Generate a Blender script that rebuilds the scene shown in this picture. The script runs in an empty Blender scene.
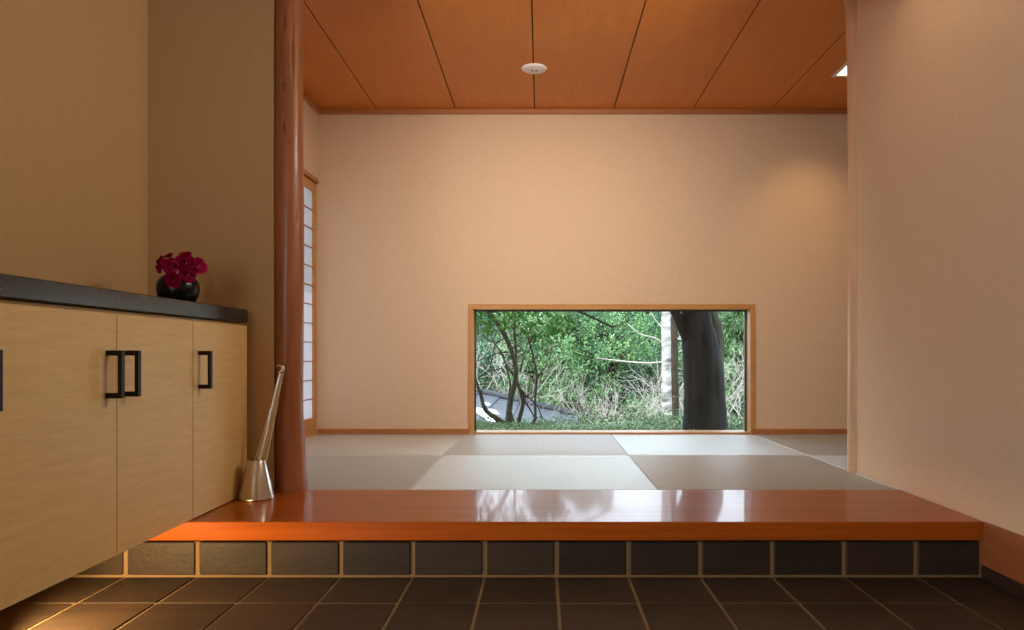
import bpy, math, random
from mathutils import Vector, Matrix

# ---------------------------------------------------------------- camera, sky, sun, lights
S = bpy.context.scene
COL = S.collection
F_PX, VPX, VPY, EYE = 705.0, 541.0, 353.0, 0.84      # focal length in pixels, vanishing point, eye height
S.view_settings.view_transform = 'Standard'
S.view_settings.look = 'None'
S.view_settings.gamma = 1.0
S.view_settings.use_curve_mapping = False
S.view_settings.exposure = 0.0

cam_d = bpy.data.cameras.new('camera')
cam = bpy.data.objects.new('camera', cam_d)
COL.objects.link(cam)
cam.location = (0, 0, EYE)
cam.rotation_euler = (math.pi / 2, 0, 0)
cam_d.sensor_width = 36.0
cam_d.sensor_fit = 'HORIZONTAL'
cam_d.lens = F_PX * 36.0 / 1024
cam_d.shift_x = -(VPX - 512) / 1024
cam_d.shift_y = (VPY - 315) / 1024
cam_d.clip_start = 0.02
S.camera = cam

W = bpy.data.worlds.new('sky')
S.world = W
W.use_nodes = True
nt = W.node_tree
bg = nt.nodes['Background']
# bright hazy sky with soft cloud, a little bluer overhead
tcw = nt.nodes.new('ShaderNodeTexCoord')
sep = nt.nodes.new('ShaderNodeSeparateXYZ')
nt.links.new(tcw.outputs['Generated'], sep.inputs[0])
rw = nt.nodes.new('ShaderNodeValToRGB')
rw.color_ramp.elements[0].position, rw.color_ramp.elements[0].color = 0.0, (0.80, 0.90, 1.0, 1)
rw.color_ramp.elements[1].position, rw.color_ramp.elements[1].color = 0.9, (0.58, 0.74, 1.0, 1)
nt.links.new(sep.outputs['Z'], rw.inputs['Fac'])
nt.links.new(rw.outputs['Color'], bg.inputs['Color'])
bg.inputs['Strength'].default_value = 6.5


def lamp(name, kind, loc, energy, color, target=None, **kw):
    d = bpy.data.lights.new(name, kind)
    d.energy = energy
    d.color = color
    for k, v in kw.items():
        setattr(d, k, v)
    o = bpy.data.objects.new(name, d)
    COL.objects.link(o)
    o.location = loc
    if target is not None:
        o.rotation_euler = (Vector(target) - Vector(loc)).to_track_quat('-Z', 'Y').to_euler()
    return o


lamp('sun', 'SUN', (-8, -8, 9), 7.0, (1.0, 0.95, 0.86), (0.0, 0.5, 0.0), angle=0.01)
# added fill lamp standing for daylight from an unseen entrance on the left
lamp('entrance_fill', 'AREA', (-1.70, -0.45, 1.25), 78, (0.92, 0.96, 1.0), (1.65, 0.85, 1.25), shape='RECTANGLE', size=1.7, size_y=2.0)
lamp('entry_wall_fill', 'AREA', (1.48, 2.85, 2.48), 20, (1.0, 0.92, 0.78), (-1.77, 2.45, 1.95), spread=2.5, shape='RECTANGLE', size=1.0, size_y=0.35)  # unseen lamp added to lift the left wall and cabinet fronts
# fill lamp added above the frame to brighten the matted room
lamp('room_fill', 'AREA', (0.1, 3.60, 2.69), 32, (1.0, 0.86, 0.70), (0.1, 5.4, 1.0), shape='RECTANGLE', spread=2.2, size=1.6, size_y=0.3)


# ---------------------------------------------------------------- helpers
def P(x, y, d):
    """world point seen at pixel (x, y) of the photograph at distance d"""
    return Vector(((x - VPX) / F_PX * d, d, EYE - (y - VPY) / F_PX * d))


def srgb(r, g, b):
    def f(c):
        c /= 255.0
        return c / 12.92 if c <= 0.04045 else ((c + 0.055) / 1.055) ** 2.4
    return (f(r), f(g), f(b), 1.0)


class MB:
    def __init__(self):
        self.v, self.f, self.m, self.s = [], [], [], []

    def add(self, vs, fs, mat=0, smooth=False):
        b = len(self.v)
        self.v += [tuple(p) for p in vs]
        for f in fs:
            self.f.append(tuple(i + b for i in f))
            self.m.append(mat)
            self.s.append(smooth)

    def box(self, x0, x1, y0, y1, z0, z1, mat=0, bev=0.0):
        if bev <= 0:
            vs = [(x, y, z) for x in (x0, x1) for y in (y0, y1) for z in (z0, z1)]
            self.add(vs, [(0, 1, 3, 2), (4, 6, 7, 5), (0, 4, 5, 1), (2, 3, 7, 6), (0, 2, 6, 4), (1, 5, 7, 3)], mat)
            return
        b = bev
        c = [(x0, x1), (y0, y1), (z0, z1)]
        # chamfered box: 24 vertices, three per corner
        idx, vs = {}, []
        for i in (0, 1):
            for j in (0, 1):
                for k in (0, 1):
                    s = (1 - 2 * i, 1 - 2 * j, 1 - 2 * k)
                    base = (c[0][i], c[1][j], c[2][k])
                    for ax in range(3):
                        p = [base[a] + (0 if a == ax else s[a] * b) for a in range(3)]
                        idx[(i, j, k, ax)] = len(vs)
                        vs.append(tuple(p))
        fs = []

        def key(ax, a, u, w):
            k = [0, 0, 0]
            k[ax] = a
            o = [q for q in range(3) if q != ax]
            k[o[0]], k[o[1]] = u, w
            return tuple(k)
        for ax in range(3):
            for a in (0, 1):
                q = [idx[key(ax, a, u, w) + (ax,)] for u, w in ((0, 0), (1, 0), (1, 1), (0, 1))]
                fs.append(tuple(q))
        for ax in range(3):           # edges along ax
            o = [q for q in range(3) if q != ax]
            for u in (0, 1):
                for w in (0, 1):
                    k0, k1 = key(ax, 0, u, w), key(ax, 1, u, w)
                    fs.append((idx[k0 + (o[0],)], idx[k1 + (o[0],)], idx[k1 + (o[1],)], idx[k0 + (o[1],)]))
        for i in (0, 1):
            for j in (0, 1):
                for k in (0, 1):
                    fs.append(tuple(idx[(i, j, k, a)] for a in range(3)))
        ctr = Vector(((x0 + x1) / 2, (y0 + y1) / 2, (z0 + z1) / 2))
        out = []
        for f in fs:
            a, bb, cc = (Vector(vs[f[0]]), Vector(vs[f[1]]), Vector(vs[f[2]]))
            n = (bb - a).cross(cc - a)
            mid = sum((Vector(vs[q]) for q in f), Vector()) / len(f)
            out.append(f if n.dot(mid - ctr) > 0 else f[::-1])
        self.add(vs, out, mat)

    def tube(self, pts, rad, seg=8, mat=0, cap=True, wob=0.0, rnd=None):
        pts = [Vector(p) for p in pts]
        n = len(pts)
        if not hasattr(rad, '__len__'):
            rad = [rad] * n
        t0 = (pts[1] - pts[0]).normalized()
        u = t0.orthogonal().normalized()
        vs = []
        for i in range(n):
            t = (pts[min(i + 1, n - 1)] - pts[max(i - 1, 0)]).normalized()
            u = (u - t * u.dot(t)).normalized()
            w = t.cross(u)
            for k in range(seg):
                a = 2 * math.pi * k / seg
                r = rad[i] * (1 + (rnd.uniform(-wob, wob) if rnd else 0))
                vs.append(pts[i] + (u * math.cos(a) + w * math.sin(a)) * r)
        fs = []
        for i in range(n - 1):
            for k in range(seg):
                k2 = (k + 1) % seg
                fs.append((i * seg + k, i * seg + k2, (i + 1) * seg + k2, (i + 1) * seg + k))
        if cap:
            fs.append(tuple(range(seg))[::-1])
            fs.append(tuple((n - 1) * seg + k for k in range(seg)))
        self.add(vs, fs, mat, True)

    def lathe(self, prof, c, seg=48, mat=0):
        """prof: (r, z) pairs bottom to top around centre c"""
        vs, fs = [], []
        n = len(prof)
        for r, z in prof:
            for k in range(seg):
                a = 2 * math.pi * k / seg
                vs.append((c[0] + r * math.cos(a), c[1] + r * math.sin(a), c[2] + z))
        for i in range(n - 1):
            for k in range(seg):
                k2 = (k + 1) % seg
                fs.append((i * seg + k, i * seg + k2, (i + 1) * seg + k2, (i + 1) * seg + k))
        self.add(vs, fs, mat, True)
        if prof[0][0] > 1e-6:
            self.f.append(tuple(len(self.v) - n * seg + k for k in range(seg))[::-1])
            self.m.append(mat); self.s.append(False)
        if prof[-1][0] > 1e-6:
            self.f.append(tuple(len(self.v) - seg + k for k in range(seg)))
            self.m.append(mat); self.s.append(False)

    def build(self, name, mats, parent=None, origin=None):
        me = bpy.data.meshes.new(name)
        o0 = Vector(origin) if origin is not None else Vector()
        me.from_pydata([tuple(Vector(p) - o0) for p in self.v] if origin is not None else self.v, [], self.f)
        if not isinstance(mats, (list, tuple)):
            mats = [mats]
        for m in mats:
            me.materials.append(m)
        me.polygons.foreach_set('material_index', self.m)
        me.polygons.foreach_set('use_smooth', self.s)
        me.update()
        o = bpy.data.objects.new(name, me)
        COL.objects.link(o)
        if parent is not None:
            o.parent = parent
        elif origin is not None:
            o.location = o0
        return o


def tag(o, label, cat, group=None, kind=None):
    o['label'] = label
    o['category'] = cat
    if group:
        o['group'] = group
    if kind:
        o['kind'] = kind
    return o


def thing(name, loc, label, cat, group=None):
    o = bpy.data.objects.new(name, None)
    o.empty_display_size = 0.1
    COL.objects.link(o)
    o.location = loc
    return tag(o, label, cat, group)


def structure(o):
    o['kind'] = 'structure'
    return o


def part(name, mb, mats, parent):
    """mesh given in world coordinates, made a child of a thing whose Empty sits at parent.location (no rotation)"""
    p = parent
    off = Vector()
    while p is not None:
        off += Vector(p.location)
        p = p.parent
    mb.v = [tuple(Vector(q) - off) for q in mb.v]
    return mb.build(name, mats, parent)


# ---------------------------------------------------------------- materials
def mat_new(name):
    m = bpy.data.materials.new(name)
    m.use_nodes = True
    return m, m.node_tree, m.node_tree.nodes['Principled BSDF']


def plain(name, col, rough=0.5, metal=0.0, **kw):
    m, t, b = mat_new(name)
    b.inputs['Base Color'].default_value = col
    b.inputs['Roughness'].default_value = rough
    b.inputs['Metallic'].default_value = metal
    for k, v in kw.items():
        b.inputs[k].default_value = v
    return m


def coords(t, scale, rot=(0, 0, 0), kind='Object'):
    tc = t.nodes.new('ShaderNodeTexCoord')
    mp = t.nodes.new('ShaderNodeMapping')
    mp.inputs['Scale'].default_value = scale
    mp.inputs['Rotation'].default_value = rot
    t.links.new(tc.outputs[kind], mp.inputs['Vector'])
    return mp.outputs['Vector']


def noise(t, vec, scale=1.0, detail=4.0, rough=0.6, dist=0.0):
    n = t.nodes.new('ShaderNodeTexNoise')
    n.inputs['Scale'].default_value = scale
    n.inputs['Detail'].default_value = detail
    n.inputs['Roughness'].default_value = rough
    n.inputs['Distortion'].default_value = dist
    t.links.new(vec, n.inputs['Vector'])
    return n.outputs['Fac']


def ramp(t, fac, stops):
    r = t.nodes.new('ShaderNodeValToRGB')
    e = r.color_ramp.elements
    e[0].position, e[0].color = stops[0]
    e[1].position, e[1].color = stops[-1]
    for p, c in stops[1:-1]:
        q = e.new(p)
        q.color = c
    t.links.new(fac, r.inputs['Fac'])
    return r.outputs['Color']


def bump(t, b, h, strength=0.2, dist=0.002):
    n = t.nodes.new('ShaderNodeBump')
    n.inputs['Strength'].default_value = strength
    n.inputs['Distance'].default_value = dist
    t.links.new(h, n.inputs['Height'])
    t.links.new(n.outputs['Normal'], b.inputs['Normal'])


def mixmath(t, a, b, op='ADD'):
    n = t.nodes.new('ShaderNodeMath')
    n.operation = op
    for i, s in enumerate((a, b)):
        if isinstance(s, (int, float)):
            n.inputs[i].default_value = s
        else:
            t.links.new(s, n.inputs[i])
    return n.outputs[0]


def wood(name, c0, c1, scale=(1, 14, 14), rough=0.35, coat=0.0, bmp=0.05, detail=5, fine=6.0, spec=0.5):
    m, t, b = mat_new(name)
    v = coords(t, scale)
    n1 = noise(t, v, 2.0, detail, 0.6, 0.4)
    v2 = coords(t, tuple(s * fine for s in scale))
    n2 = noise(t, v2, 2.0, 3, 0.6)
    n = mixmath(t, mixmath(t, n1, 0.65, 'MULTIPLY'), mixmath(t, n2, 0.35, 'MULTIPLY'))
    c = ramp(t, n, [(0.3, c0), (0.7, c1)])
    t.links.new(c, b.inputs['Base Color'])
    b.inputs['Roughness'].default_value = rough
    b.inputs['Coat Weight'].default_value = coat
    b.inputs['Coat Roughness'].default_value = 0.06
    b.inputs['Specular IOR Level'].default_value = spec
    bump(t, b, n, bmp, 0.002)
    return m


def wallpaper(name, c0, c1):
    m, t, b = mat_new(name)
    va = coords(t, (30, 30, 500))
    vb = coords(t, (420, 420, 25))
    na = noise(t, va, 1.0, 2, 0.5)
    nb = noise(t, vb, 1.0, 2, 0.5)
    n = mixmath(t, mixmath(t, na, 0.5, 'MULTIPLY'), mixmath(t, nb, 0.5, 'MULTIPLY'))
    t.links.new(ramp(t, n, [(0.32, c0), (0.68, c1)]), b.inputs['Base Color'])
    b.inputs['Roughness'].default_value = 0.85
    b.inputs['Specular IOR Level'].default_value = 0.2
    bump(t, b, n, 0.15, 0.001)
    return m


M = {}
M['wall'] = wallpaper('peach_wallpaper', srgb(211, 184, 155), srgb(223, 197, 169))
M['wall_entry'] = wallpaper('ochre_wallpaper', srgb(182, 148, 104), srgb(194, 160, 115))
M['outer'] = plain('outer_plaster', srgb(190, 180, 165), 0.9)
M['ceil'] = wood('ceiling_board_wood', srgb(196, 112, 38), srgb(212, 128, 48), (6, 1.0, 6), 0.45, 0.0, 0.03)
M['ceil_dark'] = plain('ceiling_groove', srgb(60, 30, 14), 0.8)
M['trim'] = wood('trim_wood', srgb(160, 100, 56), srgb(188, 124, 74), (1.2, 8, 8), 0.45)
M['frame'] = wood('window_frame_wood', srgb(184, 132, 76), srgb(204, 152, 94), (2, 8, 8), 0.4)
M['step'] = wood('glossy_step_wood', srgb(144, 72, 18), srgb(184, 95, 28), (0.5, 10, 16), 0.3, 0.32, 0.0, spec=0.12)
M['log'] = wood('polished_log_wood', srgb(126, 70, 38), srgb(172, 104, 60), (5, 5, 0.8), 0.42, 0.12, 0.15, fine=3.0)
M['logpale'] = wood('pale_log_wood', srgb(200, 162, 126), srgb(222, 190, 156), (5, 5, 0.8), 0.4, 0.1, 0.1, fine=3.0)
M['cab'] = wood('light_ash_veneer', srgb(212, 174, 112), srgb(228, 194, 130), (3, 3.0, 30), 0.42, 0.0, 0.03, fine=4.0)
M['cab_dark'] = plain('cabinet_carcass', srgb(110, 80, 48), 0.7)
M['black'] = plain('black_handle_metal', srgb(34, 32, 32), 0.42, 0.6)
M['white'] = plain('white_plastic', srgb(230, 228, 224), 0.5)
M['grey'] = plain('grey_plastic', srgb(110, 110, 112), 0.5)
M['vase'] = plain('black_glaze', srgb(10, 9, 11), 0.28, **{'Specular IOR Level': 0.3})
M['stem'] = plain('flower_stem_green', srgb(66, 84, 40), 0.6)
M['skirt'] = wood('base_board_wood', srgb(140, 84, 50), srgb(166, 104, 66), (8, 1, 8), 0.4)


def granite():
    m, t, b = mat_new('black_granite')
    v = coords(t, (1, 1, 1))
    n = noise(t, v, 260, 3, 0.75)
    t.links.new(ramp(t, n, [(0.40, srgb(20, 19, 20)), (0.56, srgb(40, 39, 40)), (0.70, srgb(96, 93, 92))]), b.inputs['Base Color'])
    b.inputs['Roughness'].default_value = 0.22
    return m


M['granite'] = granite()


def tile(name, c0, c1):
    m, t, b = mat_new(name)
    g = t.nodes.new('ShaderNodeNewGeometry')
    v = coords(t, (2.2, 9, 9))
    n1 = noise(t, v, 1.6, 6, 0.7, 0.6)
    r = mixmath(t, mixmath(t, n1, 0.72, 'MULTIPLY'), mixmath(t, g.outputs['Random Per Island'], 0.28, 'MULTIPLY'))
    t.links.new(ramp(t, r, [(0.25, c0), (0.75, c1)]), b.inputs['Base Color'])
    n2 = noise(t, coords(t, (1, 1, 1)), 60, 5, 0.7)
    b.inputs['Roughness'].default_value = 0.5
    b.inputs['Specular IOR Level'].default_value = 0.4
    bump(t, b, mixmath(t, n1, n2), 0.35, 0.004)
    return m


M['tile'] = tile('dark_slate_tile', srgb(36, 30, 25), srgb(62, 50, 39))
M['grout'] = plain('sand_grout', srgb(128, 106, 76), 0.9)


def tatami(name, along_x):
    m, t, b = mat_new(name)
    c = (1, 50, 1) if along_x else (50, 1, 1)
    v = coords(t, c)
    w = t.nodes.new('ShaderNodeTexWave')
    w.wave_type = 'BANDS'
    w.bands_direction = 'Y' if along_x else 'X'
    w.inputs['Scale'].default_value = 0.5
    w.inputs['Distortion'].default_value = 0.6
    w.inputs['Detail'].default_value = 1.0
    t.links.new(v, w.inputs['Vector'])
    fine = noise(t, coords(t, (14, 500, 14) if along_x else (500, 14, 14)), 1.0, 2, 0.5)
    n = mixmath(t, mixmath(t, w.outputs['Fac'], 0.55, 'MULTIPLY'), mixmath(t, fine, 0.45, 'MULTIPLY'))
    t.links.new(ramp(t, n, [(0.2, srgb(164, 165, 159)), (0.8, srgb(200, 202, 198))]), b.inputs['Base Color'])
    b.inputs['Roughness'].default_value = 0.40
    b.inputs['Specular IOR Level'].default_value = 0.9
    b.inputs['Anisotropic'].default_value = 0.95
    tg = t.nodes.new('ShaderNodeTangent')
    tg.direction_type = 'UV_MAP'
    b.inputs['Anisotropic Rotation'].default_value = 0.0 if along_x else 0.25
    t.links.new(tg.outputs['Tangent'], b.inputs['Tangent'])
    bump(t, b, n, 0.3, 0.002)
    return m


M['tat_x'] = tatami('tatami_weave_across', True)
M['tat_y'] = tatami('tatami_weave_along', False)


def paper():
    m, t, b = mat_new('shoji_paper')
    out = t.nodes['Material Output']
    tr = t.nodes.new('ShaderNodeBsdfTranslucent')
    tr.inputs['Color'].default_value = (0.50, 0.50, 0.55, 1)
    df = t.nodes.new('ShaderNodeBsdfDiffuse')
    n = noise(t, coords(t, (1, 1, 1)), 90, 4, 0.7)
    t.links.new(ramp(t, n, [(0.3, srgb(222, 218, 212)), (0.7, srgb(240, 238, 234))]), df.inputs['Color'])
    mx = t.nodes.new('ShaderNodeMixShader')
    mx.inputs[0].default_value = 0.4
    t.links.new(tr.outputs[0], mx.inputs[1])
    t.links.new(df.outputs[0], mx.inputs[2])
    t.links.new(mx.outputs[0], out.inputs['Surface'])
    return m


M['paper'] = paper()


def glass():
    m, t, b = mat_new('clear_window_glass')
    out = t.nodes['Material Output']
    tr = t.nodes.new('ShaderNodeBsdfTransparent')
    tr.inputs['Color'].default_value = (0.96, 0.98, 0.97, 1)
    gl = t.nodes.new('ShaderNodeBsdfGlossy')
    gl.inputs['Roughness'].default_value = 0.0
    fr = t.nodes.new('ShaderNodeFresnel')
    fr.inputs['IOR'].default_value = 1.3
    mx = t.nodes.new('ShaderNodeMixShader')
    t.links.new(fr.outputs[0], mx.inputs[0])
    t.links.new(tr.outputs[0], mx.inputs[1])
    t.links.new(gl.outputs[0], mx.inputs[2])
    t.links.new(mx.outputs[0], out.inputs['Surface'])
    return m


M['glass'] = glass()


def chrome():
    m, t, b = mat_new('brushed_steel')
    b.inputs['Base Color'].default_value = srgb(205, 196, 184)
    b.inputs['Metallic'].default_value = 1.0
    b.inputs['Roughness'].default_value = 0.24
    return m


M['steel'] = chrome()


def leaf(name, c0, c1, c2, trans=0.35, sc=1.2):
    m, t, b = mat_new(name)
    out = t.nodes['Material Output']
    g = t.nodes.new('ShaderNodeNewGeometry')
    oi = t.nodes.new('ShaderNodeObjectInfo')
    n = noise(t, coords(t, (1, 1, 1)), sc, 3, 0.6)
    r = mixmath(t, mixmath(t, n, 0.6, 'MULTIPLY'), mixmath(t, g.outputs['Random Per Island'], 0.3, 'MULTIPLY'))
    r = mixmath(t, r, mixmath(t, oi.outputs['Random'], 0.15, 'MULTIPLY'))
    c0, c1, c2 = (tuple(q * .84 for q in k[:3]) + (1.0,) for k in (c0, c1, c2))
    c = ramp(t, r, [(0.25, c0), (0.55, c1), (0.8, c2)])
    df = t.nodes.new('ShaderNodeBsdfDiffuse')
    tr = t.nodes.new('ShaderNodeBsdfTranslucent')
    mx = t.nodes.new('ShaderNodeMixShader')
    mx.inputs[0].default_value = trans
    t.links.new(c, df.inputs['Color'])
    t.links.new(c, tr.inputs['Color'])
    t.links.new(df.outputs[0], mx.inputs[1])
    t.links.new(tr.outputs[0], mx.inputs[2])
    t.links.new(mx.outputs[0], out.inputs['Surface'])
    return m


M['leaf_conifer'] = leaf('conifer_sprays', srgb(66, 92, 62), srgb(132, 162, 114), srgb(190, 208, 158))
M['leaf_broad'] = leaf('broad_leaves', srgb(66, 96, 60), srgb(118, 156, 104), srgb(172, 200, 142))
M['leaf_blue'] = leaf('bluish_needles', srgb(60, 92, 76), srgb(108, 146, 118), srgb(160, 188, 160))
M['leaf_hang'] = leaf('hanging_leaves', srgb(40, 74, 34), srgb(78, 118, 58), srgb(140, 172, 104), 0.5, 8)
M['leaf_hedge'] = leaf('moss_and_ground_leaves', srgb(78, 98, 70), srgb(114, 136, 100), srgb(142, 164, 124), 0.2, 3)
M['petal'] = leaf('magenta_petals', srgb(128, 8, 40), srgb(176, 22, 74), srgb(216, 70, 124), 0.2, 45)


def bark(name, c0, c1, sc=(9, 9, 1.6), rough=0.9, b_=0.9, d=0.02):
    m, t, b = mat_new(name)
    n = noise(t, coords(t, sc), 2.0, 3, 0.6, 0.5)
    t.links.new(ramp(t, n, [(0.3, c0), (0.7, c1)]), b.inputs['Base Color'])
    b.inputs['Roughness'].default_value = rough
    b.inputs['Specular IOR Level'].default_value = 0.08
    bump(t, b, n, b_, d)
    return m


M['bark_dark'] = bark('dark_furrowed_bark', srgb(24, 23, 23), srgb(50, 47, 46), (7, 7, 1.2), b_=.35, d=.006)
M['bark_stem'] = bark('dark_stem_bark', srgb(48, 46, 42), srgb(84, 80, 70), (20, 20, 5))
M['bark_white'] = bark('white_birch_bark', srgb(84, 80, 76), srgb(176, 172, 166), (3, 3, 9), 0.8, 0.3, 0.005)
M['bark_brown'] = bark('brown_bark', srgb(38, 32, 28), srgb(66, 55, 46))
M['twig'] = bark('pale_dry_twigs', srgb(128, 120, 112), srgb(180, 172, 162), (8, 8, 8), 0.9, 0.3, 0.005)


def ground_mat():
    m, t, b = mat_new('mossy_ground')
    n = noise(t, coords(t, (1, 1, 1)), 3.5, 8, 0.7)
    t.links.new(ramp(t, n, [(0.3, srgb(70, 84, 56)), (0.5, srgb(104, 122, 80)), (0.72, srgb(150, 146, 112))]), b.inputs['Base Color'])
    b.inputs['Roughness'].default_value = 0.95
    bump(t, b, n, 0.8, 0.05)
    return m


M['ground'] = ground_mat()
M['roof'] = bark('grey_roof_slate', srgb(60, 60, 64), srgb(88, 88, 92), (4, 4, 4), 0.55, 0.2, 0.004)
M['roof_edge'] = plain('dark_roof_edge', srgb(44, 42, 44), 0.6)

# ---------------------------------------------------------------- the building's dimensions
FL = 0.21                       # level of the step and of the mats
CEIL = 2.729                    # ceiling of the matted room
Y_RISER, Y_STEP, Y_MAT, Y_MID, Y_BACK = 2.647, 2.630, 3.250, 4.350, 5.480
XL_ENTRY, XL_ROOM, XR_ENTRY, XR_ROOM = -1.770, -1.735, 1.658, 2.80
Y_END = 3.175                   # face of the short wall at the end of the cabinets
TILE, X_GROUT = 0.270, 0.058

# floor: slate tiles in sand-coloured grout
rnd = random.Random(3)
mb = MB()
mb.box(XL_ENTRY - .12, XR_ENTRY + .15, -1.75, Y_RISER + .1, -0.10, -0.004, 1)
g = 0.006
k0 = -8
for i in range(k0, 8):
    x0, x1 = X_GROUT + TILE * i + g, X_GROUT + TILE * (i + 1) - g
    x0, x1 = max(x0, XL_ENTRY), min(x1, XR_ENTRY - .004)
    if x1 - x0 < 0.02:
        continue
    for j in range(0, 17):
        y1 = Y_RISER - .008 - TILE * j - (g if j else 0)
        y0 = max(Y_RISER - .008 - TILE * (j + 1) + g, -1.7)
        if y1 - y0 < .03:
            continue
        dz = rnd.uniform(-.0008, .0008)
        mb.box(x0, x1, y0, y1, -0.02, 0.0 + dz, 0, 0.002)
structure(mb.build('floor', [M['tile'], M['grout']]))

# riser under the step, faced with the same tiles
mb = MB()
mb.box(XL_ENTRY, XR_ENTRY, Y_RISER + .006, Y_RISER + .10, -0.004, 0.130, 1)
g = 0.008
for i in range(k0, 8):
    x0, x1 = X_GROUT + TILE * i + g, X_GROUT + TILE * (i + 1) - g
    x0, x1 = max(x0, XL_ENTRY), min(x1, XR_ENTRY - .012)
    if x1 - x0 < 0.02:
        continue
    mb.box(x0, x1, Y_RISER, Y_RISER + .03, 0.006, 0.130, 0, 0.004)
structure(mb.build('wall_riser', [M['tile'], M['grout']]))

# raised floor slab below the mats
mb = MB()
mb.box(XL_ROOM - .1, XR_ROOM + .1, Y_MAT - .10, Y_BACK + .12, -0.10, FL - .055, 0)
structure(mb.build('floor_raised', M['cab_dark']))

# wooden entry step
mb = MB()
mb.box(XL_ENTRY + .002, XR_ENTRY - .002, Y_STEP, Y_MAT - .002, 0.1395, FL, 0, 0.003)
o = mb.build('entry_step', M['step'])
tag(o, 'long glossy orange wooden step between the slate floor and the mats', 'step')

# walls
mb = MB()
mb.box(XL_ENTRY - .12, XL_ENTRY, 0.55, Y_END + .02, -0.1, 2.75)
mb.box(XL_ENTRY - .12, XL_ENTRY, -1.6, -1.45, -0.1, 2.75)
mb.box(XL_ENTRY - .12, XL_ENTRY, -1.45, 0.55, 2.3, 2.75)
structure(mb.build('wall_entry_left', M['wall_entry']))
mb = MB()
mb.box(XL_ENTRY - .12, -1.204, Y_END, Y_END + .11, FL + .0008, 2.80)
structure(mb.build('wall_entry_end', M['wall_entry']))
mb = MB()
mb.box(XR_ENTRY, XR_ENTRY + .11, -1.6, 3.700, -0.1, 2.80)
structure(mb.build('wall_right', M['wall']))
# room left wall with the screen opening
SY0, SY1, SZ1 = 4.05, 5.470, 2.150
mb = MB()
mb.box(XL_ROOM - .12, XL_ROOM, Y_END + .02, SY0, 0, 2.80)
mb.box(XL_ROOM - .12, XL_ROOM, SY1, Y_BACK + .15, 0, 2.80)
mb.box(XL_ROOM - .12, XL_ROOM, SY0, SY1, SZ1, 2.80)
mb.box(XL_ROOM - .12, XL_ROOM, SY0, SY1, 0, FL - .002)
structure(mb.build('wall_left', M['wall']))
# back wall with the low window opening
WX0, WX1, WZ0, WZ1 = P(468.3, 0, Y_BACK).x, P(755, 0, Y_BACK).x, FL - .004, P(0, 304.2, Y_BACK).z
mb = MB()
mb.box(XL_ROOM - .12, WX0, Y_BACK, Y_BACK + .15, 0, 2.80)
mb.box(WX1, XR_ROOM + .12, Y_BACK, Y_BACK + .15, 0, 2.80)
mb.box(WX0, WX1, Y_BACK, Y_BACK + .15, WZ1, 2.80)
mb.box(WX0, WX1, Y_BACK, Y_BACK + .15, 0, WZ0)
structure(mb.build('wall_back', M['wall']))
mb = MB()
mb.box(XR_ROOM, XR_ROOM + .12, 3.2, Y_BACK + .15, 0, 2.80)
structure(mb.build('wall_room_right', M['wall']))
mb = MB()
mb.box(XR_ENTRY + .11, XR_ROOM + .12, 3.1, 3.2, 0, 2.80)
structure(mb.build('wall_room_front', M['wall']))
# entrance wall behind the camera and the door in the left wall
mb = MB()
mb.box(XL_ENTRY - .12, XR_ENTRY + .11, -1.72, -1.6, -.1, 2.75)
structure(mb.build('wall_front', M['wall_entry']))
mb = MB()
mb.box(XL_ENTRY - .08, XL_ENTRY - .03, -1.45, 0.55, 0, 2.3)
d = structure(mb.build('door_1', M['frame']))
mb = MB()
for q in range(9):
    yy = -1.40 + q * .2375
    mb.box(XL_ENTRY - .03, XL_ENTRY - .01, yy - .012, yy + .012, .1, 2.2)
mb.build('lattice', M['trim'], d)

# ceiling: wide boards with dark joints
mb = MB()
mb.box(XL_ROOM - .12, XR_ROOM + .12, Y_END - .02, Y_BACK + .15, CEIL + .012, CEIL + .07, 1)
xs = [XL_ROOM] + [-1.887 + .6125 * k for k in range(1, 9) if -1.887 + .6125 * k < XR_ROOM - .05] + [XR_ROOM]
for a, b in zip(xs[:-1], xs[1:]):
    mb.box(a + .004, b - .004, Y_END - .02, Y_BACK, CEIL, CEIL + .014, 0, 0.002)
structure(mb.build('ceiling', [M['ceil'], M['ceil_dark']]))
mb = MB()
mb.box(XL_ENTRY - .12, XR_ENTRY + .11, -1.72, Y_END + .01, 2.62, 2.72)
structure(mb.build('ceiling_entry', M['wall']))
# lintel over the opening
mb = MB()
mb.box(-1.19, XR_ENTRY, Y_END + .0, Y_END + .10, 2.52, CEIL, 0, .004)
structure(mb.build('trim_lintel', M['trim']))
# cornice trims
mb = MB()
mb.box(XL_ROOM, XR_ROOM, Y_BACK - .028, Y_BACK, CEIL - .036, CEIL, 0, .003)
structure(mb.build('trim_back', M['trim']))
mb = MB()
mb.box(XL_ROOM, XL_ROOM + .028, Y_END + .12, Y_BACK - .028, CEIL - .036, CEIL, 0, .003)
structure(mb.build('trim_left', M['trim']))
mb = MB()
mb.box(XR_ENTRY - .03, XR_ENTRY + .14, 3.700, 3.735, CEIL - .030, CEIL, 0, .003)
mb.box(XR_ENTRY - .03, XR_ENTRY, Y_END + .12, 3.700, CEIL - .030, CEIL, 0, .003)
structure(mb.build('trim_right', M['trim']))
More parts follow.
